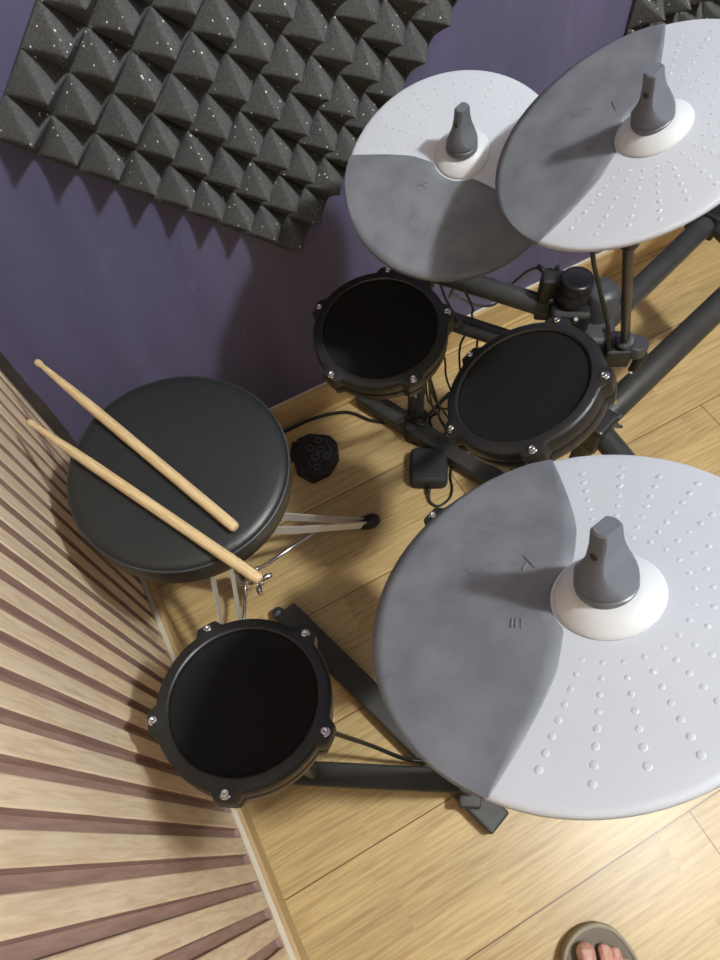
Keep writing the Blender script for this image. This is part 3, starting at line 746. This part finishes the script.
# toes: (tip r, tip f, radius, knuckle r, knuckle f)
for tr, tf, ra, kr, kf in ((-.027, -.0365, .0140, -.024, -.082), (.001, -.034, .0095, .001, -.082), (.0165, -.0375, .0090, .016, -.086), (.0295, -.052, .0085, .027, -.094), (.040, -.068, .0080, .036, -.102)):
    mid = (tr*.6+kr*.4, tf*.6+kf*.4)
    capsule(m, G(tr, tf, zs_+ra*.95), G(mid[0], mid[1], zs_+ra*1.35), ra, ra*.88)
    capsule(m, G(mid[0], mid[1], zs_+ra*1.35), G(kr, kf, zs_+.016), ra*.88, ra*1.15)
capsule(m, G(-.022, -.088, zs_+.017), G(.006, -.200, zs_+.034), .019, .026)
capsule(m, G(.005, -.090, zs_+.015), G(.006, -.200, zs_+.032), .018, .026)
capsule(m, G(.030, -.105, zs_+.013), G(.010, -.215, zs_+.026), .015, .024)
capsule(m, G(.006, -.200, zs_+.034), G(.008, -.232, zs_+.080), .030, .034)
capsule(m, G(.006, -.255, zs_+.026), G(.008, -.235, zs_+.075), .028, .032)
capsule(m, G(.010, -.200, zs_+.022), G(.006, -.255, zs_+.024), .024, .027)
capsule(m, G(.008, -.233, zs_+.078), G(.010, -.245, zs_+.25), .033, .048)
capsule(m, G(.010, -.245, zs_+.25), G(.012, -.235, zs_+.42), .048, .052)
pers = m.build('person', M['skin'], origin=tuple(G(0, -.2, 0)))
md = pers.modifiers.new('rm', 'REMESH'); md.mode = 'VOXEL'; md.voxel_size = .0022; md.use_smooth_shade = True
md = pers.modifiers.new('sm', 'SMOOTH'); md.factor = .5; md.iterations = 4
tag(pers, 'person standing at the bottom edge, bare toes of the right foot in a grey sandal', 'person')
off = -G(0, -.2, 0)
def child(mb, name, mt, bev=0):
    mb.v = [tuple(Vector(p)+off) for p in mb.v]; return mb.build(name, mt, pers, bevel=bev)
for tr, tf, ra, wd_ in ((-.0275, -.0355, .0140, .0085), (.001, -.0325, .0095, .0052), (.0165, -.036, .0090, .0048), (.0295, -.0505, .0085, .0045)):
    m = MB(); vs = []; 
    for i in range(7):
        for j in range(5):
            u = (i/6*2-1); v = j/4
            rr = ra*1.045; th = u*wd_/ra
            zz = zs_+ra*(1.0+.18*v) + math.cos(th)*rr*math.cos(.35*(1-v)); 
            vs.append(G(tr+math.sin(th)*rr*(1-.12*(1-v)*0), tf+.0062-.0145*v*(ra/.013)**.7, zz-.0016*(1-v)-.0009))
    m.add(vs, [(i*5+j, i*5+j+1, (i+1)*5+j+1, (i+1)*5+j) for i in range(6) for j in range(4)], True)
    o = child(m, 'toenail', M['nail']); md = o.modifiers.new('so', 'SOLIDIFY'); md.thickness = .0012
# sandal: outline in (r, f)
ol = [(-.002, .000), (-.020, -.004), (-.038, -.014), (-.052, -.029), (-.0605, -.050), (-.060, -.080), (-.052, -.120), (-.042, -.17), (-.038, -.22), (-.032, -.265), (-.012, -.286), (.012, -.286), (.034, -.266), (.042, -.22), (.047, -.17), (.056, -.12), (.0575, -.080), (.0505, -.048), (.038, -.024), (.020, -.006)]
oc = spline([(a, b, 0) for a, b in ol+[ol[0]]], 5)[:-1]; K = len(oc)
ctr = Vector((0, -.14, 0))
def ins(p, d):
    q = ctr-p; return p + q.normalized()*d
sd = MB(); vs = []
for z, d in ((0, .003), (.004, 0), (.018, -.0005), (.0265, .0005), (.0285, .003), (.0275, .0065), (.0235, .0085)):
    for p in oc: q = ins(p, d); vs.append(G(q.x, q.y, z))
fs = [(i*K+k, i*K+(k+1) % K, (i+1)*K+(k+1) % K, (i+1)*K+k) for i in range(6) for k in range(K)]
fs.append([k for k in range(K)][::-1]); sd.add(vs, fs, True)
sandal = child(sd, 'sandal', M['sandal_rim'])
fb = MB(); vs = []
for z, d in ((.018, .0075), (.0240, .0075), (.0243, .012)):
    for p in oc: q = ins(p, d); vs.append(G(q.x, q.y, z))
fs = [(i*K+k, i*K+(k+1) % K, (i+1)*K+(k+1) % K, (i+1)*K+k) for i in range(2) for k in range(K)]
fs.append([2*K+k for k in range(K)]); fs.append([k for k in range(K)][::-1]); fb.add(vs, fs, False)
fb.v = [tuple(Vector(p)+off) for p in fb.v]
fo = fb.build('footbed', M['sandal'], sandal)
# strap over the instep, off the picture's lower edge
st = MB(); vs = []
for i in range(17):
    t = PI*i/16
    for f in (-.088, -.145):
        for h in (0, .004):
            wr = .055+h; hz = (.052 if f > -.1 else .072)+h
            vs.append(G(-.001+wr*math.cos(t)*(1 if f > -.1 else .9), f, .018+hz*math.sin(t)**.8 if math.sin(t) > 0 else .018))
fs = []
for i in range(16):
    a = 4*i; b = a+4
    fs += [(a, a+2, b+2, b), (a+1, b+1, b+3, a+3), (a, b, b+1, a+1), (a+2, a+3, b+3, b+2)]
st.add(vs, fs, True); st.v = [tuple(Vector(p)+off) for p in st.v]
st.build('strap', M['sandal'], sandal)

# ------------------------------------------------------------------ lamp, world, camera
LP = Vector((1.03, -.44, ZC))
cl = thing('ceiling_light', 'round ceiling lamp above the drums, out of the picture', 'ceiling light', loc=tuple(LP))
m = MB(); m.lathe([(.095, 0), (.10, -.006), (.10, -.020), (.088, -.026)], None, 48, True, True, False); m.build('frame', M['white_paint'], cl)
m = MB(); m.lathe([(.088, -.0262), (.04, -.0275), (.001, -.028)], None, 48, True, False, True); m.build('diffuser', emit('lamp diffuser', (1, .97, .93), 6.0), cl)
ld = bpy.data.lights.new('lamp', 'POINT'); ld.shadow_soft_size = .075; ld.energy = 170; ld.color = (.97, 1, .985)
lo = bpy.data.objects.new('lamp', ld); C.objects.link(lo); lo.location = LP + Vector((0, 0, -.115))

wd_ = bpy.data.worlds.new('world'); bpy.context.scene.world = wd_; wd_.use_nodes = True
wd_.node_tree.nodes['Background'].inputs['Color'].default_value = (.9, .93, 1, 1); wd_.node_tree.nodes['Background'].inputs['Strength'].default_value = .0

cam = bpy.data.cameras.new('camera'); co = bpy.data.objects.new('camera', cam); C.objects.link(co)
right, down, fwd = Vector((.879, -.473, -.064)), Vector((-.443, -.760, -.476)), Vector((.176, .447, -.877))
mx = Matrix((right, -down, -fwd)).transposed()
q = mx.to_quaternion(); co.rotation_mode = 'QUATERNION'; co.rotation_quaternion = q; co.location = (0, 0, 1.25)
cam.sensor_fit = 'VERTICAL'; cam.sensor_height = 36; cam.sensor_width = 27; cam.lens = 671.4/960*36; cam.clip_start = .02
sc = bpy.context.scene; sc.camera = co
sc.view_settings.view_transform = 'Standard'; sc.view_settings.look = 'None'; sc.view_settings.gamma = 1
sc.view_settings.exposure = -0.06
